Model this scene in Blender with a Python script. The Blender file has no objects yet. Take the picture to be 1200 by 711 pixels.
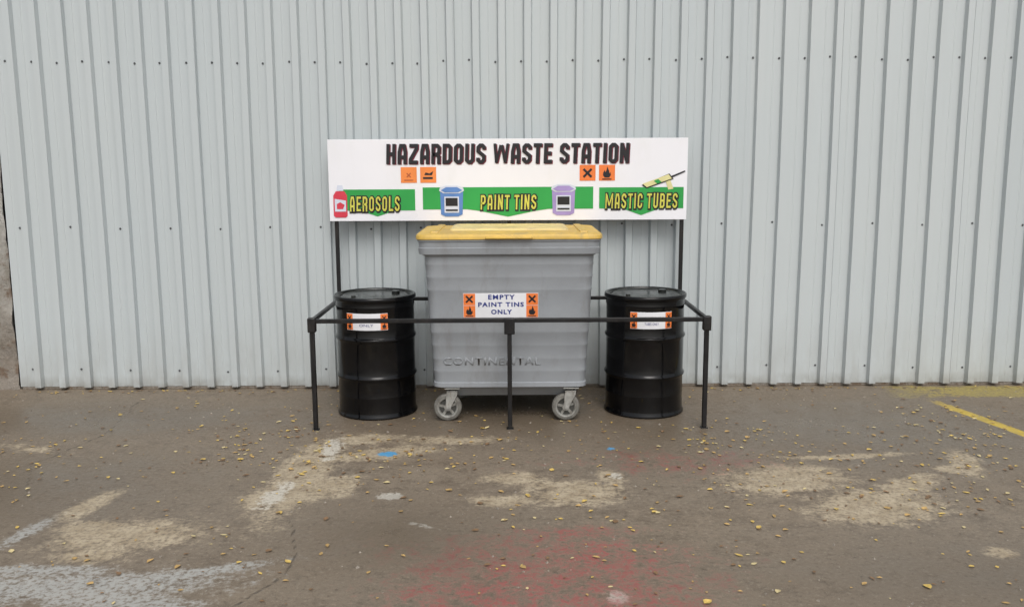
import bpy, bmesh, math, random
import numpy as np
from mathutils import Vector, Matrix
from mathutils import noise as mn
random.seed(7)
R = math.radians
scene = bpy.context.scene
COL = scene.collection

# ------------------------------------------------------------------ helpers
def empty(name, loc=(0,0,0)):
    e = bpy.data.objects.new(name, None); e.location = loc; e.empty_display_size = .2
    COL.objects.link(e); return e

def mesh_obj(name, verts, faces, mat=None, parent=None, smooth=False, sharp=35):
    me = bpy.data.meshes.new(name); me.from_pydata([tuple(v) for v in verts], [], faces); me.update()
    if mat: me.materials.append(mat)
    o = bpy.data.objects.new(name, me); COL.objects.link(o)
    if parent: o.parent = parent
    if smooth:
        for p in me.polygons: p.use_smooth = True
        me.set_sharp_from_angle(angle=R(sharp))
    return o

def bevel(o, w=.004, seg=2, ang=35):
    m = o.modifiers.new('b', 'BEVEL'); m.width = w; m.segments = seg; m.limit_method = 'ANGLE'; m.angle_limit = R(ang)
    for p in o.data.polygons: p.use_smooth = True
    o.data.set_sharp_from_angle(angle=R(50))
    return o

def box(name, x0, x1, y0, y1, z0, z1, mat, parent=None, bw=.003):
    v = [(x0,y0,z0),(x1,y0,z0),(x1,y1,z0),(x0,y1,z0),(x0,y0,z1),(x1,y0,z1),(x1,y1,z1),(x0,y1,z1)]
    f = [(0,3,2,1),(4,5,6,7),(0,1,5,4),(1,2,6,5),(2,3,7,6),(3,0,4,7)]
    o = mesh_obj(name, v, f, mat, parent)
    if bw: bevel(o, bw)
    return o

def lathe(name, prof, mat, parent=None, seg=96, cx=0, cy=0, axis='Z', cz=0, sharp=40):
    vs=[]; fs=[]; n=len(prof)
    for i in range(seg):
        a=2*math.pi*i/seg; c,s=math.cos(a),math.sin(a)
        for r,z in prof:
            if axis=='Z': vs.append((cx+r*c, cy+r*s, cz+z))
            else: vs.append((cx+r*c, cy+z, cz+r*s))
    for i in range(seg):
        j=(i+1)%seg
        for k in range(n-1):
            q=(i*n+k, j*n+k, j*n+k+1, i*n+k+1)
            fs.append(q if axis=='Z' else q[::-1])
    o=mesh_obj(name,vs,fs,mat,parent,True,sharp)
    bm=bmesh.new(); bm.from_mesh(o.data); bmesh.ops.remove_doubles(bm,verts=bm.verts,dist=1e-5)
    bmesh.ops.recalc_face_normals(bm,faces=bm.faces); bm.to_mesh(o.data); bm.free()
    return o

def rrect(hw, hd, r, n=6):
    pts=[]
    for (cx,cy,a0) in ((hw-r,hd-r,0),(-hw+r,hd-r,90),(-hw+r,-hd+r,180),(hw-r,-hd+r,270)):
        for i in range(n+1):
            a=R(a0+90*i/n); pts.append((cx+r*math.cos(a), cy+r*math.sin(a)))
    return pts

def loft(name, stations, cx, cy, mat, parent=None, cap0=True, cap1=True, sharp=30):
    vs=[];fs=[];n=None
    for (z,hw,hd,r,*off) in stations:
        oy = off[0] if off else 0
        p=rrect(hw,hd,r); n=len(p)
        vs += [(cx+a, cy+b+oy, z) for a,b in p]
    for k in range(len(stations)-1):
        for i in range(n):
            j=(i+1)%n
            fs.append((k*n+i,k*n+j,(k+1)*n+j,(k+1)*n+i))
    if cap0: fs.append(tuple(range(n))[::-1])
    if cap1: fs.append(tuple((len(stations)-1)*n+i for i in range(n)))
    return mesh_obj(name,vs,fs,mat,parent,True,sharp)

# ------------------------------------------------------------------ node helpers
class NT:
    def __init__(s, nt): s.nt=nt; s.n=nt.nodes; s.l=nt.links
    def node(s, t, **kw):
        n=s.n.new(t)
        for k,v in kw.items(): setattr(n,k,v)
        return n
    def put(s, sock, v):
        if v is None: return
        if isinstance(v, bpy.types.NodeSocket): s.l.new(v, sock)
        else: sock.default_value = v
    def math(s, op, a, b=None, c=None, clamp=False):
        n=s.node('ShaderNodeMath', operation=op, use_clamp=clamp)
        s.put(n.inputs[0],a); s.put(n.inputs[1],b); s.put(n.inputs[2],c); return n.outputs[0]
    def mix(s, f, a, b, blend='MIX'):
        n=s.node('ShaderNodeMix', data_type='RGBA', blend_type=blend)
        s.put(n.inputs[0],f)
        s.put(n.inputs[6], a if isinstance(a,bpy.types.NodeSocket) else (*a,1))
        s.put(n.inputs[7], b if isinstance(b,bpy.types.NodeSocket) else (*b,1))
        return n.outputs[2]
    def noise(s, vec, scale, detail=4, rough=.55, dist=0):
        n=s.node('ShaderNodeTexNoise'); s.put(n.inputs['Vector'],vec)
        n.inputs['Scale'].default_value=scale; n.inputs['Detail'].default_value=detail
        n.inputs['Roughness'].default_value=rough; n.inputs['Distortion'].default_value=dist
        return n.outputs['Fac']
    def rng(s, v, a, b, c=0, d=1, smooth=False):
        n=s.node('ShaderNodeMapRange'); n.interpolation_type='SMOOTHSTEP' if smooth else 'LINEAR'
        s.put(n.inputs[0],v)
        for i,x in enumerate((a,b,c,d)): s.put(n.inputs[i+1],x)
        return n.outputs[0]
    def mapping(s, vec, loc=(0,0,0), rot=(0,0,0), scale=(1,1,1), vt='POINT'):
        n=s.node('ShaderNodeMapping', vector_type=vt); s.put(n.inputs[0],vec)
        n.inputs[1].default_value=loc; n.inputs[2].default_value=rot; n.inputs[3].default_value=scale
        return n.outputs[0]
    def bump(s, h, strength=.3, dist=.01, normal=None):
        n=s.node('ShaderNodeBump'); n.inputs['Strength'].default_value=strength; n.inputs['Distance'].default_value=dist
        s.put(n.inputs['Height'],h)
        if normal is not None: s.put(n.inputs['Normal'],normal)
        return n.outputs[0]

def newmat(name):
    m=bpy.data.materials.new(name); m.use_nodes=True
    t=NT(m.node_tree); b=m.node_tree.nodes['Principled BSDF']
    tc=t.node('ShaderNodeTexCoord')
    return m,t,b,tc.outputs['Object']

def simple(name, col, rough=.5, var=.15, scale=8, dirt=None, dirtamt=.3, metal=0, bump=.0, bscale=60, coat=0, spec=.5):
    m,t,b,P=newmat(name)
    n1=t.noise(P,scale,3,.6)
    dark=tuple(c*(1-var) for c in col); lite=tuple(min(1,c*(1+var)) for c in col)
    c=t.mix(t.rng(n1,.3,.7),dark,lite)
    if dirt:
        n2=t.noise(t.mapping(P,(3,1,2),(0,0,0),(1,1,.35)),scale*1.7,5,.7)
        c=t.mix(t.rng(n2,.5,.75,0,dirtamt),c,dirt)
    t.put(b.inputs['Base Color'],c)
    t.put(b.inputs['Roughness'],t.rng(n1,.3,.7,max(.03,rough-.08),min(1,rough+.1)))
    b.inputs['Metallic'].default_value=metal
    b.inputs['Specular IOR Level'].default_value=spec
    b.inputs['Coat Weight'].default_value=coat
    if bump: t.put(b.inputs['Normal'],t.bump(t.noise(P,bscale,3),bump,.004))
    return m

# ------------------------------------------------------------------ materials
M_black = simple('black_painted_steel',(.009,.009,.010),.38,.3,10,(.06,.05,.04),.3,bump=.1,spec=.4)
M_drum  = simple('black_gloss_drum_paint',(.003,.003,.0035),.12,.3,5,(.022,.020,.018),.25,bump=.07,bscale=6,spec=.36)
M_drumlid = simple('drum_lid_paint',(.010,.012,.011),.22,.4,6,(.08,.08,.07),.5,bump=.06,bscale=9)
M_bin   = simple('grey_bin_plastic',(.262,.280,.300),.45,.07,4,(.16,.15,.135),.5,bump=.12,bscale=35)
M_lid   = simple('yellow_lid_plastic',(.62,.41,.085),.5,.16,6,(.30,.235,.13),.75,bump=.15,bscale=25)
M_lid2  = simple('faded_yellow_lid_plastic',(.70,.56,.24),.5,.14,5,(.38,.31,.20),.75,bump=.15,bscale=25)
M_dark  = simple('dark_recess',(.02,.02,.02),.7,.3,10)
M_tyre  = simple('grey_rubber_tyre',(.15,.145,.13),.65,.35,20,(.05,.042,.033),.7)
M_hub   = simple('galvanised_hub',(.27,.27,.25),.45,.3,20,(.11,.08,.055),.8,metal=.3)
M_hubdk = simple('hub_inner',(.05,.05,.045),.6,.3,20)
M_fork  = simple('galvanised_fork',(.34,.34,.32),.45,.25,25,(.15,.11,.075),.75,metal=.3)
M_white = simple('white_sign_board',(.82,.82,.86),.35,.02,2,(.70,.70,.68),.3)
M_wlabel= simple('white_label',(.74,.75,.78),.4,.05,9)
M_orange= simple('orange_hazard',(.80,.20,.045),.45,.06,9)
M_orange2= simple('orange_hazard_faded',(.82,.25,.06),.45,.06,9)
M_ink   = simple('black_ink',(.012,.011,.014),.45,.1,9)
M_redink= simple('dark_red_ink',(.16,.012,.03),.45,.1,9)
M_brown = simple('faded_symbol_ink',(.42,.10,.03),.45,.1,9)
M_green = simple('green_ink',(.025,.33,.065),.45,.08,3)
M_ygreen= simple('yellow_ink',(.60,.58,.09),.45,.06,9)
M_blueink=simple('blue_ink',(.02,.035,.20),.45,.1,9)
M_canblue=simple('can_blue',(.10,.22,.52),.45,.1,9)
M_canpurp=simple('can_purple',(.36,.28,.58),.45,.1,9)
M_canlite=simple('can_light',(.62,.66,.76),.45,.05,9)
M_canred=simple('can_red',(.60,.04,.07),.45,.1,9)
M_screw = simple('screw_head',(.09,.095,.10),.5,.2,20,metal=.3)
M_cream = simple('mastic_cream',(.72,.67,.33),.45,.06,9)

# wall cladding
def wall_mat():
    m,t,b,P=newmat('painted_metal_cladding')
    sep=t.node('ShaderNodeSeparateXYZ'); t.l.new(P,sep.inputs[0])
    sheet=t.math('FLOOR',t.math('ADD',sep.outputs[0],.13))
    wn=t.node('ShaderNodeTexWhiteNoise',noise_dimensions='1D'); t.l.new(sheet,wn.inputs['W'])
    c=t.mix(wn.outputs['Value'],(.480,.522,.534),(.522,.560,.566))
    big=t.noise(P,.6,3,.5)
    c=t.mix(t.rng(big,.35,.65,0,.35),c,(.460,.510,.530))
    st=t.noise(t.mapping(P,(0,0,0),(0,0,0),(7,1,.35)),2.2,5,.6)
    c=t.mix(t.rng(st,.52,.80,0,.15),c,(.38,.41,.40))
    gr=t.math('MULTIPLY',t.rng(sep.outputs[2],0,.6,1,0),t.rng(t.noise(t.mapping(P,(0,0,0),(0,0,0),(3,1,1)),3,5,.65),.35,.7))
    c=t.mix(t.math('MULTIPLY',gr,.45),c,(.30,.29,.26))
    splash=t.math('MULTIPLY',t.rng(sep.outputs[2],.02,.12,1,0),t.rng(t.noise(P,9,4),.3,.6))
    c=t.mix(t.math('MULTIPLY',splash,.55),c,(.18,.16,.13))
    t.put(b.inputs['Base Color'],c)
    t.put(b.inputs['Roughness'],t.rng(big,.3,.7,.34,.46))
    b.inputs['Specular IOR Level'].default_value=.5
    h=t.noise(t.mapping(P,(0,0,0),(0,0,0),(1,1,.3)),3.5,2)
    t.put(b.inputs['Normal'],t.bump(h,.22,.012))
    return m
M_wall=wall_mat()

def masonry_mat():
    m,t,b,P=newmat('weathered_render')
    sep=t.node('ShaderNodeSeparateXYZ'); t.l.new(P,sep.inputs[0])
    n=t.noise(P,3,6,.7); c=t.mix(t.rng(n,.35,.65),(.24,.22,.185),(.44,.43,.40))
    n2=t.noise(P,7,6,.7); c=t.mix(t.rng(n2,.52,.62,0,.85),c,(.15,.095,.06))
    c=t.mix(t.math('MULTIPLY',t.rng(sep.outputs[2],.2,1.1,1,0),.5),c,(.17,.12,.08))
    t.put(b.inputs['Base Color'],c); b.inputs['Roughness'].default_value=.9
    t.put(b.inputs['Normal'],t.bump(t.noise(P,14,7,.75),.9,.03))
    return m
M_mason=masonry_mat()

# ------------------------------------------------------------------ ground: sheet with stain fields stored per vertex
gx=np.unique(np.round(np.concatenate([[-120,-60,-25,-12,-8,-6],np.arange(-4.8,5.41,.025),[6,7,8,12,25,60,120]]),4))
gy=np.unique(np.round(np.concatenate([[-120,-60,-25,-12,-4,0,1.5,2.4],np.arange(2.8,7.26,.025),[8,10,14,25,60,120]]),4))
GX,GY=np.meshgrid(gx,gy)
def blob(x,y,rx,ry,rot=0,box=False,amp=0):
    c,s=math.cos(R(rot)),math.sin(R(rot))
    dx,dy=GX-x,GY-y
    u=(dx*c+dy*s)/rx; v=(-dx*s+dy*c)/ry
    L=np.maximum(abs(u),abs(v)) if box else np.sqrt(u*u+v*v)
    return np.maximum(1+amp-L,-2.0)
def U(*l):
    o=l[0]
    for a in l[1:]: o=np.maximum(o,a)
    return o
F={}
F['cream']=U(blob(-1.24,5.10,.17,.70,-4), blob(-.90,5.46,.38,.11,18), blob(-1.05,4.9,.18,.16,0), blob(-1.34,4.70,.14,.16,0),blob(-1.0,5.78,.28,.16,0,amp=-.2),
    blob(-1.90,4.22,.32,.20,12), blob(-2.30,4.62,.08,.22,-15), blob(-1.98,4.0,.16,.10,0),blob(-2.1,4.33,.2,.08,0),
    blob(.34,4.76,.26,.17,15), blob(.02,5.0,.19,.10,0), blob(-.06,4.66,.18,.08,0), blob(.57,5.05,.07,.13,20),blob(.2,4.88,.25,.14,0,amp=-.35),
    blob(1.60,4.97,.33,.19,10,amp=.15), blob(1.50,4.86,.24,.12,0), blob(1.95,4.58,.30,.21,18,amp=.15), blob(2.22,4.84,.28,.09,38,amp=.1), blob(1.88,4.42,.20,.10,0),
    blob(2.15,5.38,.34,.045,8), blob(2.76,5.25,.08,.22,-15), blob(2.60,5.12,.09,.06,0), blob(1.86,5.36,.20,.035,0), blob(2.29,3.97,.07,.06,0),
    blob(-.4,5.75,.5,.12,0,amp=-.4),blob(-3.1,5.6,.5,.12,-20,amp=-.6),blob(3.3,4.6,.6,.3,0,amp=-.7))
F['white']=U(blob(-1.32,4.75,.07,.26,-8,amp=-.15), blob(-1.17,5.6,.08,.3,4,amp=-.2), blob(-.68,4.74,.07,.06,amp=-.05), blob(.60,5.04,.05,.07,amp=-.1), blob(.44,3.56,.06,.07,amp=-.1), blob(-.45,4.32,.03,.16,60,amp=-.4))
F['pale']=U(blob(-1.95,3.68,.70,.14,4), blob(-1.45,3.80,.38,.05,20), blob(-2.44,4.27,.05,.22,-12), blob(-2.2,3.84,.35,.06,0),blob(-1.7,3.55,.4,.08,-6))
F['red']=U(blob(.20,3.84,.60,.36,amp=.05), blob(.42,3.58,.34,.28), blob(-.10,3.60,.42,.28), blob(.3,4.22,.35,.12,0,amp=-.3), blob(.95,5.3,1.0,.4,0,amp=-.68))
F['blue']=U(blob(-.795,5.47,.065,.05), blob(.63,5.55,.028,.032))
F['yline']=blob(3.53,5.46,1.25,.050,-75.7,True)
F['ystrip']=blob(4.1,6.95,.95,.17,0,True)
cracks=[((-2.9,6.75),(-2.78,5.9),(-2.95,5.3),(-2.7,4.7)),((-1.15,4.4),(-1.0,3.9),(-1.2,3.4))]
cf=np.full(GX.shape,-2.0)
for pl in cracks:
    P2=[]
    for (a,b_) in zip(pl[:-1],pl[1:]):
        for k_ in range(8):
            f=k_/8; x=a[0]+(b_[0]-a[0])*f; y=a[1]+(b_[1]-a[1])*f
            P2.append((x+.05*mn.noise(Vector((x*6,y*6,1))),y))
    for (a,b_) in zip(P2[:-1],P2[1:]):
        dx,dy=b_[0]-a[0],b_[1]-a[1]; L2=dx*dx+dy*dy
        tt=np.clip(((GX-a[0])*dx+(GY-a[1])*dy)/L2,0,1)
        d=np.hypot(GX-a[0]-tt*dx,GY-a[1]-tt*dy)
        cf=np.maximum(cf,1-d/.03)
F['crack']=np.maximum(cf,-2)
F['wetw']=U(blob(2.4,6.0,2.1,.9),blob(0,6.4,2.0,.75),blob(-3,6.3,1.8,.45,0),blob(-2.9,4.9,1.3,.8,amp=-.2),blob(-.6,4.2,.8,.6,amp=-.3),blob(2.2,3.7,1.5,.5,amp=-.3))

def ground_mat():
    m,t,b,P=newmat('stained_concrete')
    nA=t.noise(P,2.4,5,.62); nB=t.noise(P,9,5,.7); nC=t.noise(P,40,4,.7); nD=t.noise(P,.55,3,.55)
    nF=t.noise(P,150,2,.6)
    def fields(nm):
        a=t.node('ShaderNodeAttribute',attribute_name=nm); s=t.node('ShaderNodeSeparateColor'); t.l.new(a.outputs['Color'],s.inputs[0])
        return s.outputs[0],s.outputs[1],s.outputs[2]
    cream,white,pale=fields('stain_a'); red,blue,yl=fields('stain_b'); ys,crk,wetw=fields('stain_c')
    wA=t.math('SUBTRACT',nA,.5); wB=t.math('SUBTRACT',nB,.5); wC=t.math('SUBTRACT',nC,.5)
    wob=t.math('MULTIPLY_ADD',wA,3.6,t.math('MULTIPLY_ADD',wB,4.4,t.math('MULTIPLY',wC,2.6)))
    wobf=t.math('MULTIPLY_ADD',wB,5.5,t.math('MULTIPLY',wC,4.5))
    def msk(f,w,k,lo=-.12,hi=.22): return t.rng(t.math('MULTIPLY_ADD',w,k,f),lo,hi,0,1,True)
    base=t.mix(t.rng(nA,.3,.7),(.158,.122,.086),(.222,.180,.132))
    base=t.mix(t.rng(nD,.38,.62,0,.5),base,(.186,.158,.124))
    base=t.mix(t.rng(nB,.52,.72,0,.5),base,(.285,.232,.172))
    base=t.mix(t.rng(nB,.48,.30,0,.55),base,(.080,.059,.040))
    base=t.mix(t.rng(nC,.55,.70,0,.5),base,(.36,.31,.24))
    base=t.mix(t.rng(nC,.45,.30,0,.6),base,(.060,.045,.032))
    base=t.mix(t.rng(nF,.58,.72,0,.4),base,(.38,.34,.27))
    mc=t.math('MULTIPLY',msk(cream,wob,.42,-.35,.42),t.rng(nC,.36,.54,.30,1))
    ccol=t.mix(t.rng(nB,.35,.65),(.33,.26,.168),(.52,.44,.315))
    c=t.mix(t.math('MULTIPLY',mc,.84),base,ccol)
    c=t.mix(t.math('MULTIPLY',msk(white,wobf,.42,-.1,.4),t.rng(nC,.38,.5,.3,.75)),c,(.56,.54,.48))
    mp=t.math('MULTIPLY',msk(pale,wobf,.45,-.25,.6),t.rng(nC,.38,.52,.2,1))
    c=t.mix(t.math('MULTIPLY',mp,.70),c,(.43,.44,.425))
    mr=t.math('MULTIPLY',msk(red,wob,.55,-.35,.7),t.rng(nB,.40,.58,.12,1))
    mr=t.math('MULTIPLY',mr,t.rng(nC,.40,.54,.15,1))
    c=t.mix(t.math('MULTIPLY',mr,.78),c,(.31,.075,.072))
    c=t.mix(msk(blue,wobf,.3),c,(.09,.30,.52))
    my=t.math('MULTIPLY',msk(yl,wobf,.10,-.05,.2),t.rng(nC,.30,.44,.55,1))
    c=t.mix(my,c,(.64,.46,.05))
    ms=t.math('MULTIPLY',msk(ys,wob,.3),t.rng(nC,.36,.6,.15,.7))
    c=t.mix(ms,c,(.42,.34,.05))
    mk=t.rng(t.math('MULTIPLY_ADD',wC,.8,crk),.62,.9,0,.65,True)
    c=t.mix(mk,c,(.035,.028,.02))
    wet=msk(wetw,wob,.60,-.4,.9)
    wetx=t.math('MULTIPLY',wet,t.math('SUBTRACT',1,t.math('MULTIPLY',mc,.85)))
    c=t.mix(t.math('MULTIPLY',wetx,.42),c,(.062,.043,.026))
    t.put(b.inputs['Base Color'],c)
    rough=t.rng(wetx,0,1,.64,.30)
    rough=t.math('MULTIPLY_ADD',wB,.6,rough,clamp=True)
    rough=t.math('MAXIMUM',rough,.12)
    t.put(b.inputs['Roughness'],rough)
    b.inputs['Specular IOR Level'].default_value=.42
    hgt=t.math('MULTIPLY_ADD',nC,.6,t.math('MULTIPLY_ADD',mk,-.8,nB))
    bn=t.node('ShaderNodeBump'); bn.inputs['Distance'].default_value=.012
    t.put(bn.inputs['Strength'],t.rng(wetx,0,1,.6,.22)); t.put(bn.inputs['Height'],hgt)
    t.put(b.inputs['Normal'],bn.outputs[0])
    return m
M_ground=ground_mat()
ny_,nx_=GX.shape
gv=np.stack([GX.ravel(),GY.ravel(),np.zeros(GX.size)],1)
ii,jj=np.meshgrid(np.arange(nx_-1),np.arange(ny_-1)); a0=(jj*nx_+ii).ravel()
gf=np.stack([a0,a0+1,a0+nx_+1,a0+nx_],1)
go=mesh_obj('ground',gv.tolist(),gf.tolist(),M_ground)
for nm,ks in (('stain_a',('cream','white','pale')),('stain_b',('red','blue','yline')),('stain_c',('ystrip','crack','wetw'))):
    at=go.data.color_attributes.new(nm,'FLOAT_COLOR','POINT')
    d=np.ones((GX.size,4),dtype=np.float32)
    for i,k_ in enumerate(ks): d[:,i]=F[k_].ravel()
    at.data.foreach_set('color',d.ravel())

# ------------------------------------------------------------------ building
bld=empty('metal_clad_building',(0,7.15,0))
def loc(o,par):
    o.location = o.location - par.location
    return o
XL,XR,ZT=-4.03,11.0,5.6
pts=[]; x=XL; VY,CY=7.160,7.119
pitch=.2; flat=.128; sl=.011; crest=pitch-flat-2*sl
k=0; pts.append((x,VY))
screws=[]
while x<XR:
    jt=random.uniform(-.002,.002)
    pts += [(x+flat*.5-.008,VY),(x+flat*.5,VY-.0025),(x+flat*.5+.008,VY),
            (x+flat,VY),(x+flat+sl,CY+jt),(x+flat+sl+crest,CY+jt)]
    if k%5==2: pts += [(x+flat+sl+crest+.001,CY-.004),(x+flat+sl+crest+.006,CY-.004),(x+flat+sl+crest+.007,CY+.002)]
    pts += [(x+pitch,VY)]
    screws.append((x+flat-.02,k)); k+=1; x+=pitch
NZ=28; vs=[];fs=[]; n=len(pts)
for r in range(NZ+1):
    z=.025+(ZT-.025)*r/NZ
    for i,(px,py) in enumerate(pts):
        vs.append((px+.0035*math.sin(z*1.7+px*2.1)+random.uniform(-.0004,.0004), py+.003*math.sin(px*1.3+z*.9)*math.sin(z*1.1+.4), z))
for r in range(NZ):
    for i in range(n-1):
        fs.append((r*n+i,r*n+i+1,(r+1)*n+i+1,(r+1)*n+i))
loc(mesh_obj('cladding',vs,fs,M_wall,bld),bld)
vs=[];fs=[]
def disc(cx,cy,cz,r,h=.004):
    b0=len(vs); N=8
    for i in range(N):
        a=2*math.pi*i/N; vs.append((cx+r*math.cos(a),cy,cz+r*math.sin(a)))
    for i in range(N):
        a=2*math.pi*i/N; vs.append((cx+r*.7*math.cos(a),cy-h,cz+r*.7*math.sin(a)))
    fs.append(tuple(b0+N+i for i in range(N)))
    for i in range(N): fs.append((b0+i,b0+(i+1)%N,b0+N+(i+1)%N,b0+N+i))
for zz in (.16,1.32,2.60,3.9,5.1):
    for sx_,kk in screws:
        if kk%2 and zz<2: continue
        disc(sx_+random.uniform(-.004,.004),VY-.003,zz+random.uniform(-.012,.012)+.01*math.sin(sx_),.009)
loc(mesh_obj('cladding_screws',vs,fs,M_screw,bld),bld)
loc(box('building_core',XL+.02,XR,7.20,13,0.0,ZT-.02,M_dark,bld,0),bld)
loc(box('eaves_gutter',XL-.05,XR+.05,7.0,7.18,ZT-.02,ZT+.14,M_wall,bld,.02),bld)
loc(box('roof_slab',XL-.05,XR+.05,7.19,13.1,ZT,ZT+.12,M_wall,bld,.01),bld)
loc(box('base_plinth',XL+.01,XR,7.165,7.195,0,.06,M_mason,bld,.004),bld)

# masonry wall at the left
bm=bmesh.new()
nx,nz=60,70
W0,W1=-8.0,XL-.015
grid=[[None]*(nz+1) for _ in range(nx+1)]
for i in range(nx+1):
    for j in range(nz+1):
        xx=W0+(W1-W0)*(1-(1-i/nx)**2) ; zz=5.6*(j/nz)**1.3
        d=.035*mn.noise(Vector((xx*2.5,0,zz*2.5)))+.022*mn.noise(Vector((xx*9,3,zz*9)))+.01*mn.noise(Vector((xx*25,3,zz*25)))
        ed = .03*mn.noise(Vector((0,5,zz*6))) if i==nx else 0
        grid[i][j]=bm.verts.new((xx-abs(ed),7.17+d,zz-.01))
for i in range(nx):
    for j in range(nz):
        bm.faces.new((grid[i][j],grid[i+1][j],grid[i+1][j+1],grid[i][j+1]))
back=[bm.verts.new((W1,7.6,5.6*(j/nz)**1.3)) for j in range(nz+1)]
for j in range(nz): bm.faces.new((grid[nx][j],back[j],back[j+1],grid[nx][j+1]))
me=bpy.data.meshes.new('rendered_masonry_wall'); bm.to_mesh(me); bm.free(); me.materials.append(M_mason)
o=bpy.data.objects.new('rendered_masonry_wall',me); COL.objects.link(o)
for p in me.polygons: p.use_smooth=True

# ------------------------------------------------------------------ 2D artwork
def flat_poly(name, pts2, x0,y,z0, mat, parent):
    vs=[(x0+a,y,z0+b) for a,b in pts2]
    o=mesh_obj(name,vs,[tuple(range(len(vs)))],mat,parent)
    if o.data.polygons[0].normal.y>0: o.data.flip_normals()
    return o
def rect(name,x0,x1,z0,z1,y,mat,parent):
    return flat_poly(name,[(x0,z0),(x1,z0),(x1,z1),(x0,z1)],0,y,0,mat,parent)

def text_mesh(body, offset, spacing=1.0, shear=0):
    cu=bpy.data.curves.new('t','FONT'); cu.body=body; cu.offset=offset; cu.space_character=spacing; cu.shear=shear
    cu.resolution_u=4
    ob=bpy.data.objects.new('t',cu); COL.objects.link(ob)
    dg=bpy.context.evaluated_depsgraph_get(); dg.update()
    me=bpy.data.meshes.new_from_object(ob.evaluated_get(dg))
    bpy.data.objects.remove(ob); bpy.data.curves.remove(cu)
    return me
def text(name, body, x0,x1,z0,z1,y,mat,parent, bold=.03, spacing=1.05, depth=0, fn=None):
    me=text_mesh(body,bold,spacing)
    xs=[v.co.x for v in me.vertices]; ys=[v.co.y for v in me.vertices]
    bx0,bx1,by0,by1=min(xs),max(xs),min(ys),max(ys)
    sx=(x1-x0)/(bx1-bx0); sy=(z1-z0)/(by1-by0)
    for v in me.vertices:
        a=x0+(v.co.x-bx0)*sx; c=z0+(v.co.y-by0)*sy
        v.co = Vector((a,y,c)) if fn is None else Vector(fn(a,y,c))
    me.update(); me.materials.clear(); me.materials.append(mat); me.name=name
    o=bpy.data.objects.new(name,me); COL.objects.link(o); o.parent=parent
    if depth:
        s=o.modifiers.new('s','SOLIDIFY'); s.thickness=depth; s.offset=0
    return o

# heavy condensed block lettering
A,B,L,Uu,C=.09,.41,.09,.91,.10
BF={
'O':(.5,[([(A+C,L),(B-C,L),(B,L+C),(B,Uu-C),(B-C,Uu),(A+C,Uu),(A,Uu-C),(A,L+C)],1)]),
'D':(.5,[([(A,L),(B-C,L),(B,L+C),(B,Uu-C),(B-C,Uu),(A,Uu)],1)]),
'A':(.5,[([(A,0),(A,.6),(A+.07,Uu),(B-.07,Uu),(B,.6),(B,0)],0),([(A,.34),(B,.34)],0)]),
'H':(.5,[([(A,0),(A,1)],0),([(B,0),(B,1)],0),([(A,.5),(B,.5)],0)]),
'Z':(.5,[([(.02,Uu),(B,Uu),(B,Uu-.14),(A,L+.14),(A,L),(.48,L)],0)]),
'R':(.5,[([(A,0),(A,Uu),(B-C,Uu),(B,Uu-C),(B,.57),(B-C,.47),(A,.47)],0),([(B-.12,.47),(B,.36),(B,0)],0)]),
'P':(.5,[([(A,0),(A,Uu),(B-C,Uu),(B,Uu-C),(B,.54),(B-C,.43),(A,.43)],0)]),
'U':(.5,[([(A,1),(A,L+C),(A+C,L),(B-C,L),(B,L+C),(B,1)],0)]),
'S':(.5,[([(B,.70),(B,Uu-C),(B-C,Uu),(A+C,Uu),(A,Uu-C),(A,.62),(B,.38),(B,L+C),(B-C,L),(A+C,L),(A,L+C),(A,.30)],0)]),
'W':(.86,[([(.08,1),(.19,.04)],0),([(.19,.04),(.40,.92)],0),([(.46,.92),(.67,.04)],0),([(.67,.04),(.78,1)],0)]),
'M':(.80,[([(A,0),(A,1)],0),([(.71,0),(.71,1)],0),([(A+.03,.92),(.40,.20)],0),([(.40,.20),(.68,.92)],0)]),
'T':(.46,[([(0,Uu),(.46,Uu)],0),([(.23,Uu),(.23,0)],0)]),
'E':(.45,[([(.45,Uu),(A,Uu),(A,L),(.45,L)],0),([(A,.5),(.40,.5)],0)]),
'I':(.18,[([(A,0),(A,1)],0)]),
'N':(.5,[([(A,0),(A,1)],0),([(B,0),(B,1)],0),([(A,.92),(B,.08)],0)]),
'C':(.5,[([(B,.66),(B,Uu-C),(B-C,Uu),(A+C,Uu),(A,Uu-C),(A,L+C),(A+C,L),(B-C,L),(B,L+C),(B,.34)],0)]),
'B':(.5,[([(A,L),(B-C,L),(B,L+C),(B,.5),(B,Uu-C),(B-C,Uu),(A,Uu)],1),([(A,.5),(B,.5)],0)]),
'L':(.44,[([(A,1),(A,L),(.44,L)],0)]),
}
def ribbon(pl,closed,t,ext):
    p=[Vector(q) for q in pl]; n=len(p)
    if not closed and ext:
        d=(p[0]-p[1]).normalized(); p[0]=p[0]+d*ext
        d=(p[-1]-p[-2]).normalized(); p[-1]=p[-1]+d*ext
    lft=[];rgt=[]
    for i in range(n):
        a=p[i-1] if (i>0 or closed) else None
        b=p[(i+1)%n] if (i<n-1 or closed) else None
        d1=(p[i]-a).normalized() if a is not None else None
        d2=(b-p[i]).normalized() if b is not None else None
        if d1 is None: d1=d2
        if d2 is None: d2=d1
        n1=Vector((-d1.y,d1.x)); n2=Vector((-d2.y,d2.x)); m=n1+n2
        if m.length<1e-4: m=n1
        m.normalize(); k=min(1/max(.35,m.dot(n1)),2.2)
        lft.append(p[i]+m*t/2*k); rgt.append(p[i]-m*t/2*k)
    out=[]
    for i in range(n if closed else n-1):
        j=(i+1)%n; out.append([lft[i],lft[j],rgt[j],rgt[i]])
    return out
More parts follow.
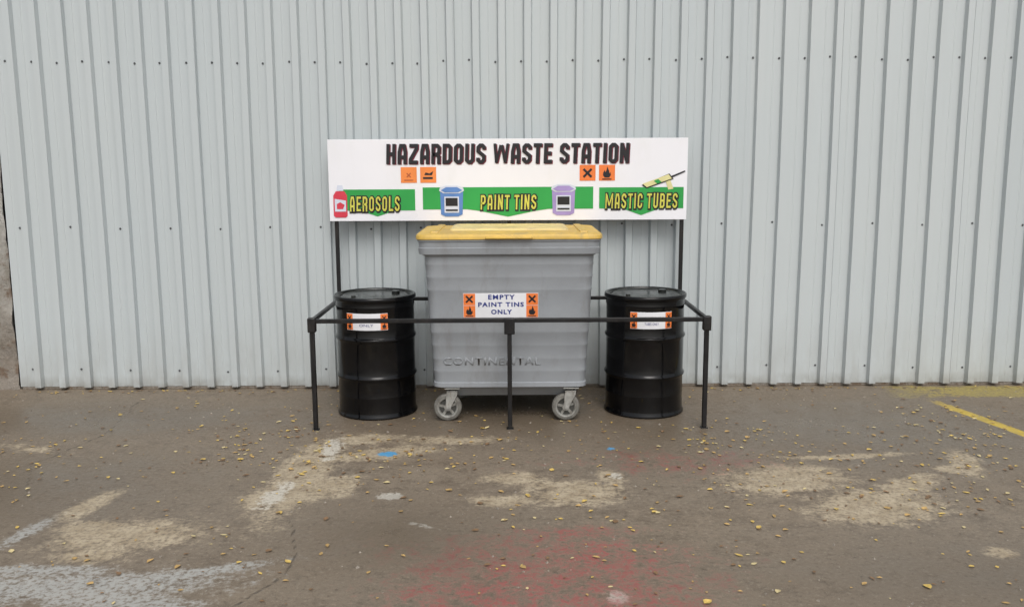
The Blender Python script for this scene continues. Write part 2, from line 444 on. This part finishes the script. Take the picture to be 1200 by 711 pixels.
def block(name,body,x0,x1,z0,z1,y,mat,parent,t=.18,grow=0,shift=(0,0),gap=.09,space=.30,lean=.0):
    W=0; pos=[]
    for ch in body:
        if ch==' ': W+=space; continue
        pos.append((ch,W)); W+=BF[ch][0]+gap
    W-=gap; s_x=(x1-x0)/W; s_z=(z1-z0)
    vs=[];fs=[]
    for ch,ox in pos:
        for si,(pl,cl) in enumerate(BF[ch][1]):
            for quad in ribbon(pl,cl,(t*.8 if ch in 'WM' else t)+grow*2,grow):
                b0=len(vs)
                for q in quad:
                    qy=min(1+grow,max(-grow,q.y))
                    vs.append((x0+(ox+q.x+lean*(qy-.5))*s_x+shift[0], y-.00035*si, z0+qy*s_z+shift[1]))
                fs.append((b0,b0+3,b0+2,b0+1))
    o=mesh_obj(name,vs,fs,mat,parent)
    bm=bmesh.new(); bm.from_mesh(o.data)
    for f in bm.faces:
        f.normal_update()
        if f.normal.y>0: f.normal_flip()
    bm.to_mesh(o.data); bm.free()
    return o

def cross_symbol(name,cx,cz,s,y,mat,parent,fn=None):
    w=s*.24
    for k,sg_ in enumerate((1,-1)):
        ux,uz=(1/math.sqrt(2),sg_/math.sqrt(2)); nx_,nz_=-uz,ux
        L_=s*.62
        q=[(-ux*L_-nx_*w/2,-uz*L_-nz_*w/2),(ux*L_-nx_*w/2,uz*L_-nz_*w/2),(ux*L_+nx_*w/2,uz*L_+nz_*w/2),(-ux*L_+nx_*w/2,-uz*L_+nz_*w/2)]
        o=flat_poly(name+'_bar%d'%k,q,cx,y-.0004*k,cz,mat,parent)
        if fn:
            for v in o.data.vertices: v.co=Vector(fn(*v.co))
FL=[(-.20,-.40),(.20,-.40),(.34,-.18),(.30,.08),(.22,-.06),(.18,.20),(.02,.56),(-.03,.25),(-.14,.05),(-.2,.26),(-.33,.0),(-.34,-.2)]
def flame_symbol(name,cx,cz,s,y,mat,parent,fn=None):
    o=flat_poly(name,[(a*s,b*s) for a,b in FL],cx,y,cz,mat,parent)
    o2=rect(name+'_base',cx-.40*s,cx+.40*s,cz-.58*s,cz-.49*s,y,mat,parent)
    if fn:
        for q in (o,o2):
            for v in q.data.vertices: v.co=Vector(fn(*v.co))

# ------------------------------------------------------------------ big sign
sg=empty('hazardous_waste_sign',(0,0,0))
SX0,SX1,SZ0,SZ1,SY=-1.409,1.356,1.377,2.000,6.968
box('board',SX0,SX1,SY,SY+.012,SZ0,SZ1,M_white,sg,.002)
def sx(px): return SX0+(px-388)/416*(SX1-SX0)
def sz(py): return SZ1-(py-161.5)/96*(SZ1-SZ0)
L1,L2,L3,L4=SY-.0025,SY-.0045,SY-.0065,SY-.0085
block('title_shadow','HAZARDOUS WASTE STATION',sx(456),sx(736),sz(190.5),sz(167),L2,M_redink,sg,t=.185,grow=.0,shift=(.007,-.005),lean=.04,gap=.11)
block('title','HAZARDOUS WASTE STATION',sx(456),sx(736),sz(190.5),sz(167),L3,M_ink,sg,t=.185,lean=.04,gap=.11)
for i,(a,b,tp,mt_,ink) in enumerate(((472,194,'sm',M_orange2,M_brown),(494.5,194,'ex',M_orange2,M_ink),(679,192.5,'x',M_orange,M_ink),(701.5,192.5,'f',M_orange,M_ink))):
    rect('hazard_square_%d'%i,sx(a),sx(a+18.5),sz(b+18.5),sz(b),L1,mt_,sg)
    cx_,cz_=sx(a+9.2),sz(b+9.5)
    if tp=='x': cross_symbol('cross_mark_%d'%i,cx_,cz_,.07,L2,ink,sg)
    if tp=='f': flame_symbol('flame_mark_%d'%i,cx_,cz_,.088,L2,ink,sg)
    if tp=='sm':
        cross_symbol('cross_mark_%d'%i,cx_,cz_,.035,L2,ink,sg); rect('base_mark_%d'%i,cx_-.035,cx_+.035,cz_-.042,cz_-.034,L2,ink,sg)
    if tp=='ex':
        rect('base_mark_%d'%i,cx_-.04,cx_+.035,cz_-.03,cz_-.015,L2,ink,sg)
        flat_poly('drip_mark_%d'%i,[(-.03,0),(.03,.0),(.04,.03),(.01,.012),(-.02,.02)],cx_,L2,cz_,ink,sg)
def banner(name,a,b,top,bot,tip):
    m=(a+b)/2; w=(b-a)*.24
    flat_poly(name,[(sx(a),sz(bot)),(sx(m-w),sz(bot)),(sx(m-w*.7),sz(bot+2)),(sx(m),sz(tip)),(sx(m+w*.7),sz(bot+2)),(sx(m+w),sz(bot)),(sx(b),sz(bot)),(sx(b),sz(top)),(sx(a),sz(top))],0,L1,0,M_green,sg)
banner('green_banner_a',400,488,220,245,252)
banner('green_banner_b',497,695,218,244,253)
banner('green_banner_c',702,800,219,244,252)
for nm,tx,a,b_,c_,d_ in (('aerosols_text','AEROSOLS',412,470,246,228),('paint_tins_text','PAINT TINS',564,629,244.5,227),('mastic_text','MASTIC TUBES',709,793,244,226)):
    block(nm+'_outline',tx,sx(a),sx(b_),sz(c_),sz(d_),L2,M_ink,sg,t=.14,grow=.10,shift=(.003,-.003),gap=.16,lean=.05)
    block(nm,tx,sx(a),sx(b_),sz(c_),sz(d_),L3,M_ygreen,sg,t=.14,gap=.16,lean=.05)
def sp(name,l,mat,y): return flat_poly(name,[(sx(a),sz(b)) for a,b in l],0,y,0,mat,sg)
sp('aerosol_body',[(393,251),(395,253),(407,253),(409,251),(409,227),(406,222),(396,222),(393,227)],M_canred,L2)
sp('aerosol_label',[(394.5,246),(407.5,246),(407.5,233),(394.5,231)],M_canlite,L3)
sp('aerosol_mark',[(397,243),(404,243),(406,238),(401,235),(397,237)],M_canred,L4)
sp('aerosol_cap',[(397,221.5),(405,221.5),(404,215),(398,215)],M_canlite,L2)
for nm,a,b,mt_ in (('blue_tin',517,217,M_canblue),('purple_tin',647,216,M_canpurp)):
    sp(nm+'_body',[(a+1,b+33),(a+6,b+35.5),(a+21,b+35.5),(a+26,b+33),(a+27,b+4),(a,b+4)],mt_,L2)
    sp(nm+'_rim',[(a-1,b+5),(a+4,b+8),(a+23,b+8),(a+28,b+5),(a+27,b+1.5),(a+20,b-1),(a+7,b-1),(a,b+1.5)],M_canlite,L3)
    sp(nm+'_lid',[(a+1,b+4.5),(a+6,b+7),(a+21,b+7),(a+26,b+4.5),(a+20,b+.8),(a+7,b+.8)],mt_,L4)
    sp(nm+'_label',[(a+5,b+31),(a+22,b+31),(a+22,b+12),(a+5,b+12)],M_canlite,L3)
    sp(nm+'_print',[(a+6.5,b+23),(a+20.5,b+23),(a+20.5,b+13.5),(a+6.5,b+13.5)],M_ink,L4)
    sp(nm+'_print2',[(a+6.5,b+29),(a+20.5,b+29),(a+20.5,b+27),(a+6.5,b+27)],M_ink,L4)
sp('mastic_gun_tube',[(752,215),(782,204),(786,209),(757,219)],M_cream,L3)
sp('mastic_gun_tube_edge',[(751,216.5),(783,203),(788,209.5),(757,220.5)],M_ink,L2)
sp('mastic_gun_grip',[(779,212),(784,210),(788,221),(782,222)],M_cream,L2)
sp('mastic_gun_rod',[(785,206),(801,199.5),(801.5,201),(786,208)],M_ink,L2)
sp('mastic_gun_band',[(765,211.5),(770,209.6),(774,212.8),(769,215)],M_green,L4)

# ------------------------------------------------------------------ tubular frame
fr=empty('tubular_railing_frame')
FX0,FX1,FYf,FYb,FZ=-1.362,1.325,6.0,7.0,.762
h=.0155
def post(name,x,y,z1,hh=h,z0=.006): return box(name,x-hh,x+hh,y-hh,y+hh,z0,z1,M_black,fr,.004)
post('front_post_a',FX0,FYf,FZ-h-.001); post('front_post_b',FX1,FYf,FZ-h-.001); post('front_post_c',-.018,FYf,FZ-h-.001)
post('sign_post_a',FX0,FYb-.004,1.97,.0145); post('sign_post_b',FX1,FYb-.004,1.97,.0145); post('sign_post_c',-.018,FYb+.004,1.97,.0145)
box('front_rail',FX0-.028,FX1+.028,FYf-.0145,FYf+.0145,FZ-.0145,FZ+.0145,M_black,fr,.004)
box('back_rail',FX0+.016,FX1-.016,FYb-.012,FYb+.012,FZ-.0135,FZ+.0135,M_black,fr,.004)
for nm,xx in (('side_rail_a',FX0),('side_rail_b',FX1)):
    box(nm,xx-.0135,xx+.0135,FYf+.0155,FYb-.019,FZ-.0135,FZ+.0135,M_black,fr,.004)
    box(nm+'_clamp',xx-.027,xx+.027,FYf-.027,FYf+.027,FZ-.075,FZ+.024,M_black,fr,.006)
    box(nm+'_foot',xx-.024,xx+.024,FYf-.024,FYf+.024,.0,.006,M_black,fr,.002)
    box(nm+'_back_clamp',xx-.023,xx+.023,FYb-.027,FYb+.020,FZ-.03,FZ+.024,M_black,fr,.006)
box('centre_clamp',-.018-.036,-.018+.036,FYf-.024,FYf+.024,FZ-.095,FZ+.0165,M_black,fr,.006)
box('centre_foot',-.018-.024,-.018+.024,FYf-.024,FYf+.024,.0,.006,M_black,fr,.002)

# ------------------------------------------------------------------ drums
def drum(name,cx,cy,label,rot):
    e=empty(name,(cx,cy,0))
    prof=[(.0,.022),(.262,.022),(.268,.004),(.288,.0),(.2935,.006),(.2935,.014),(.287,.024),(.283,.045)]
    def hoop(z):
        return [(.283,z-.026),(.2865,z-.016),(.293,z-.006),(.2945,z),(.293,z+.006),(.2865,z+.016),(.283,z+.026)]
    prof+=[(.283,.15),(.2845,.155),(.283,.16)]
    prof+=hoop(.295)+[(.283,.43)]+hoop(.575)
    prof+=[(.283,.70),(.283,.79),(.2855,.80),(.2855,.812),(.283,.822),(.283,.845)]
    o=lathe('drum_shell',prof,M_drum,e,112,sharp=60)
    lathe('locking_ring',[(.284,.846),(.295,.849),(.2985,.856),(.2985,.872),(.294,.880),(.284,.882),(.277,.878)],M_drum,e,112,sharp=60)
    lathe('drum_lid',[(.0,.868),(.12,.867),(.20,.866),(.222,.868),(.228,.872),(.236,.872),(.244,.866),(.262,.862),(.272,.866),(.278,.8775)],M_drumlid,e,112,sharp=60)
    for v in o.data.vertices:
        a=math.atan2(v.co.y,v.co.x); r=1+.005*math.sin(a*3+cx*5+v.co.z*4)*math.sin(v.co.z*5)+.003*mn.noise(Vector((v.co.x*6,v.co.y*6,v.co.z*6+cx)))
        v.co.x*=r; v.co.y*=r
    lathe('bung',[(0,.885),(.026,.885),(.03,.881),(.03,.866)],M_drumlid,e,24,cx=.14,cy=.10)
    lathe('bung_small',[(0,.880),(.014,.880),(.017,.877),(.017,.866)],M_drumlid,e,24,cx=-.14,cy=-.10)
    def fn(x,y,z):
        rr=.2888+(-y); a=-math.pi/2+rot+x/.286
        return (rr*math.cos(a), rr*math.sin(a), z)
    LZ0,LZ1=.655,.775; LW=.152
    def strip(nm,x0,x1,z0,z1,y,mat,N=14):
        vs=[];fs=[]
        for i in range(N+1):
            xx=x0+(x1-x0)*i/N
            vs.append(fn(xx,y,z0)); vs.append(fn(xx,y,z1))
        for i in range(N): fs.append((2*i,2*i+2,2*i+3,2*i+1))
        return mesh_obj(nm,vs,fs,mat,e,True)
    strip('label_backing',-LW,LW,LZ0,LZ1,0,M_wlabel)
    for s_ in (-1,1):
        xa=s_*LW-(.052 if s_>0 else 0); xb=xa+.052
        xa+= .001 if s_<0 else 0
        strip('label_orange_%d'%s_,xa,xb-.001,LZ0+.003,LZ1-.003,-.0012,M_orange)
        cross_symbol('label_cross_%d'%s_,(xa+xb)/2,LZ1-.032,.030,-.0024,M_ink,e,fn)
        flame_symbol('label_flame_%d'%s_,(xa+xb)/2,LZ0+.032,.042,-.0024,M_ink,e,fn)
    text('label_text',label,-.075,.075,.712,.738,-.0016,M_redink if label!='AEROSOLS' else M_ink,e,bold=.0,fn=fn)
    text('label_text_2','ONLY' if label=='AEROSOLS' else 'TUBES ONLY',-.05,.05,.682,.700,-.0016,M_blueink,e,bold=.0,fn=fn)
    return e
drum('steel_drum',-1.005,6.50,'AEROSOLS',-.08)
drum('steel_drum.001',.978,6.50,'MASTIC',.02)

# ------------------------------------------------------------------ wheeled bin
bn=empty('wheeled_waste_bin',(0,0,0))
bx,by=-.018,6.53
def bw(z):
    f=(z-.25)/.95; return .535+.052*f, .36+.052*f
st=[(.165,.36,.24,.06),(.175,.42,.28,.07),(.235,.49,.33,.07),(.25,.525,.352,.06),(.255,.542,.366,.065),(.285,.542,.366,.065),(.290,.535,.36,.065)]
for rz in (.37,.46,.555,.65,.745,.95,1.04,1.13):
    for dz,bo in ((-.012,0),(-.004,.0026),(.004,.0026),(.012,0)):
        w,d=bw(rz+dz); st.append((rz+dz,w+bo,d+bo*.4,.068))
w,d=bw(1.185); st.append((1.185,w,d,.068))
st+=[(1.198,.605,.428,.07),(1.203,.622,.441,.07),(1.245,.628,.446,.07),(1.250,.622,.441,.07),(1.285,.624,.443,.07),(1.292,.632,.45,.07),(1.302,.632,.45,.07)]
body=loft('bin_body',st,bx,by,M_bin,bn,sharp=24)
def fy(z): return by-bw(z)[1]
loft('bin_lid',[(1.304,.636,.453,.075),(1.306,.641,.458,.078),(1.328,.641,.458,.078),(1.338,.634,.451,.075),(1.342,.60,.42,.07),(1.346,.50,.35,.06),(1.348,.30,.2,.05)],bx,by,M_lid,bn,sharp=40)
loft('lid_raised_panel',[(1.338,.425,.26,.03,.05),(1.356,.418,.252,.03,.05),(1.362,.405,.24,.03,.05),(1.362,.39,.225,.03,.05),(1.357,.38,.215,.03,.05)],bx,by,M_lid2,bn,sharp=40)
for i,xx in enumerate((-.53,.50)):
    loft('lid_corner_rib_%d'%i,[(1.335,.03,.36,.01,0),(1.353,.026,.35,.01,0),(1.355,.02,.34,.01,0)],bx+xx+.015,by,M_lid,bn,sharp=40)
box('lid_handle',bx-.16,bx+.16,by-.482,by-.456,1.309,1.325,M_lid,bn,.006)
box('hinge_bar',bx-.50,bx+.50,by+.435,by+.452,1.275,1.298,M_fork,bn,.004)
for s_ in (-1,1):
    o=lathe('lifting_trunnion_%d'%s_,[(0,0),(.02,0),(.02,.03),(.026,.032),(.026,.038),(0,.038)],M_fork,bn,24)
    o.rotation_euler=(0,s_*R(90),0); o.location=(bx+s_*.575,by,1.15)
def fnL(a,y,c): return (a, fy(c)+y, c)
text('embossed_text','CONTINENTAL',-.485,.20,.415,.472,-.0015,M_bin,bn,bold=.02,spacing=1.15,depth=.004,fn=fnL)
def lrect(nm,x0,x1,z0,z1,y,mat):
    o=rect(nm,x0,x1,z0,z1,y,mat,bn)
    for v in o.data.vertices: v.co=Vector(fnL(*v.co))
    return o
lx0,lx1,lz0,lz1=-.338,.182,.757,.930
lrect('label_backing',lx0,lx1,lz0,lz1,-.003,M_wlabel)
for s_,a in ((0,lx0),(1,lx1-.085)):
    for q in range(2):
        z0=lz0+.003+q*.085
        lrect('label_orange_%d%d'%(s_,q),a+.002,a+.083,z0,z0+.082,-.0045,M_orange)
        if q: cross_symbol('label_cross_%d'%s_,a+.0425,z0+.043,.052,-.006,M_ink,bn,fnL)
        else: flame_symbol('label_flame_%d'%s_,a+.0425,z0+.044,.066,-.006,M_ink,bn,fnL)
text('label_text_1','EMPTY',-.165,.02,.885,.918,-.0045,M_blueink,bn,bold=.035,fn=fnL,spacing=1.25)
text('label_text_2','PAINT TINS',-.235,.082,.833,.866,-.0045,M_blueink,bn,bold=.035,fn=fnL,spacing=1.2)
text('label_text_3','ONLY',-.145,.0,.781,.814,-.0045,M_blueink,bn,bold=.035,fn=fnL,spacing=1.2)
def castor(tag,cx,cy,dx):
    r=.1
    lathe('castor_tyre_'+tag,[(r*.74,-.020),(r*.90,-.022),(r*.98,-.015),(r,-.005),(r,.005),(r*.98,.015),(r*.90,.022),(r*.74,.020)],M_tyre,bn,48,cx,cy,'Y',r,60)
    lathe('castor_rim_'+tag,[(r*.76,-.018),(r*.74,-.023),(r*.64,-.020),(r*.60,-.010),(r*.60,.010),(r*.64,.020),(r*.74,.023),(r*.76,.018)],M_hub,bn,48,cx,cy,'Y',r,40)
    lathe('castor_web_'+tag,[(0,-.006),(r*.61,-.006)],M_hubdk,bn,32,cx,cy,'Y',r)
    for q in range(5):
        a=2*math.pi*q/5+.4
        ux,uz=math.cos(a),math.sin(a); nx_,nz_=-uz*.009,ux*.009
        vs=[]
        for yy in (-.013,-.004):
            for (s1,s2) in ((.15,-1),(.62,-1),(.62,1),(.15,1)):
                vs.append((cx+ux*r*s1+nx_*s2,cy+yy,r+uz*r*s1+nz_*s2))
        mesh_obj('castor_spoke_%s_%d'%(tag,q),vs,[(0,1,2,3),(4,7,6,5),(0,4,5,1),(1,5,6,2),(2,6,7,3),(3,7,4,0)],M_hub,bn)
    lathe('castor_hub_'+tag,[(0,-.036),(.010,-.036),(.012,-.030),(.024,-.029),(.026,-.018),(.026,.018),(.012,.030),(0,.036)],M_fork,bn,24,cx,cy,'Y',r,40)
    for s_,yy in (('f',cy-.031),('b',cy+.027)):
        P=[(cx-.014,r-.014),(cx+.014,r-.016),(cx+dx+.035,r+.095),(cx+dx+.035,.212),(cx+dx-.040,.212),(cx+dx-.045,r+.09)]
        n=len(P); vs=[(a,yy,c) for a,c in P]+[(a,yy+.004,c) for a,c in P]
        fs=[tuple(range(n)),tuple(range(2*n-1,n-1,-1))]+[(i,i+n,(i+1)%n+n,(i+1)%n) for i in range(n)]
        bevel(mesh_obj('castor_fork_%s_%s'%(tag,s_),vs,fs,M_fork,bn),.0015)
    box('castor_crown_'+tag,cx+dx-.042,cx+dx+.037,cy-.033,cy+.033,.2125,.222,M_fork,bn,.003)
    lathe('castor_swivel_'+tag,[(0,.238),(.034,.238),(.034,.2225),(0,.2225)],M_hubdk,bn,24,cx+dx,cy)
    box('castor_plate_'+tag,cx+dx-.055,cx+dx+.055,cy-.05,cy+.05,.2385,.246,M_fork,bn,.002)
castor('fl',-.462,6.215,.035); castor('fr',.380,6.215,.035)
castor('bl',-.40,6.83,.03); castor('br',.42,6.83,-.03)
box('front_axle_beam',bx-.47,bx+.47,6.25,6.30,.222,.246,M_dark,bn,.004)
box('back_axle_beam',bx-.47,bx+.47,6.77,6.82,.222,.246,M_dark,bn,.004)

# ------------------------------------------------------------------ fallen leaves
LM=[simple('leaf_yellow',(.58,.41,.11),.6,.25,30),simple('leaf_ochre',(.44,.29,.11),.6,.25,30),simple('leaf_brown',(.20,.12,.06),.6,.25,30),simple('leaf_pale',(.58,.48,.25),.6,.2,30)]
vs=[];fs=[];mi=[]
def leaf(x,y,s,a,m):
    b0=len(vs); ln=s; wd=s*random.uniform(.4,.75); cu=random.uniform(.05,.3)*s
    pr=[(-.5,0,0),(-.2,-.5,.6),(.15,-.42,.5),(.5,0,.2),(.15,.42,.5),(-.2,.5,.6),(0,0,.05)]
    tl=random.uniform(-.12,.12)
    for (u,v,w) in pr:
        X=u*ln;Y=v*wd;Z=.004+w*cu*random.uniform(.5,1.1)+max(0,tl*u*ln*2)
        vs.append((x+X*math.cos(a)-Y*math.sin(a),y+X*math.sin(a)+Y*math.cos(a),Z))
    for i in range(6): fs.append((b0+i,b0+(i+1)%6,b0+6)); mi.append(m)
cnt=0
while cnt<1900:
    x=random.uniform(-4.6,5.0); y=random.triangular(2.6,7.08,5.8)
    dens=.35+.65*max(0,mn.noise(Vector((x*.9,y*1.2,4)))*1.6+.45)
    if x<-1.9: dens*=.5
    if random.random()>dens: continue
    if abs(x-bx)<.5 and 6.3<y<6.9 and random.random()<.8: continue
    if math.hypot(x+1.005,y-6.5)<.31 or math.hypot(x-.978,y-6.5)<.31: continue
    leaf(x,y,random.triangular(.010,.050,.018),random.uniform(0,6.28),random.choices((0,1,2,3),(3,4,3,1.5))[0]); cnt+=1
for i in range(260):
    x=random.uniform(-4,5); leaf(x,7.10-abs(random.gauss(0,.05)),random.uniform(.01,.035),random.uniform(0,6.28),random.choice((1,2,2,0)))
o=mesh_obj('fallen_leaves',vs,fs,None)
for m_ in LM: o.data.materials.append(m_)
for p,i in zip(o.data.polygons,mi): p.material_index=i
vs=[];fs=[]
GM=simple('grit',(.28,.25,.21),.8,.4,40)
for i in range(900):
    x=random.uniform(-4.5,5); y=random.uniform(2.8,7.1); s=random.triangular(.002,.012,.004); b0=len(vs)
    for k_ in range(3):
        a=k_*2.1+random.random(); vs.append((x+s*math.cos(a),y+s*math.sin(a),0))
    vs.append((x,y,s*.9)); fs+= [(b0,b0+1,b0+3),(b0+1,b0+2,b0+3),(b0+2,b0,b0+3)]
mesh_obj('grit',vs,fs,GM)

# ------------------------------------------------------------------ world & light
az,el=R(170),R(50)
w=bpy.data.worlds.new('World'); scene.world=w; w.use_nodes=True
t=NT(w.node_tree); bg=w.node_tree.nodes['Background']
sky=t.node('ShaderNodeTexSky',sky_type='NISHITA'); sky.sun_disc=False; sky.sun_elevation=el; sky.sun_rotation=az
sky.air_density=1.2; sky.dust_density=4.0; sky.ozone_density=1.0
hs=t.node('ShaderNodeHueSaturation'); hs.inputs['Saturation'].default_value=.33
t.l.new(sky.outputs[0],hs.inputs['Color']); t.l.new(hs.outputs[0],bg.inputs[0]); bg.inputs[1].default_value=.14
sd=bpy.data.lights.new('sun','SUN'); sd.energy=1.3; sd.angle=R(35); sd.color=(1,.97,.93)
so=bpy.data.objects.new('sun',sd); COL.objects.link(so)
to=Vector((math.sin(az)*math.cos(el),math.cos(az)*math.cos(el),math.sin(el)))
so.rotation_euler=(-to).to_track_quat('-Z','Y').to_euler(); so.location=(3,-5,8)

# ------------------------------------------------------------------ camera
cd=bpy.data.cameras.new('camera'); cam=bpy.data.objects.new('camera',cd); COL.objects.link(cam)
cd.sensor_width=36; cd.lens=31.5; cd.clip_end=500; cd.clip_start=.05
mt=Matrix.Rotation(R(90-8.93),4,'X') @ Matrix.Rotation(R(-.3),4,'Z')
cam.matrix_world=Matrix.Translation((0,0,1.82)) @ mt
scene.camera=cam
scene.view_settings.view_transform='Standard'; scene.view_settings.look='None'; scene.view_settings.exposure=0
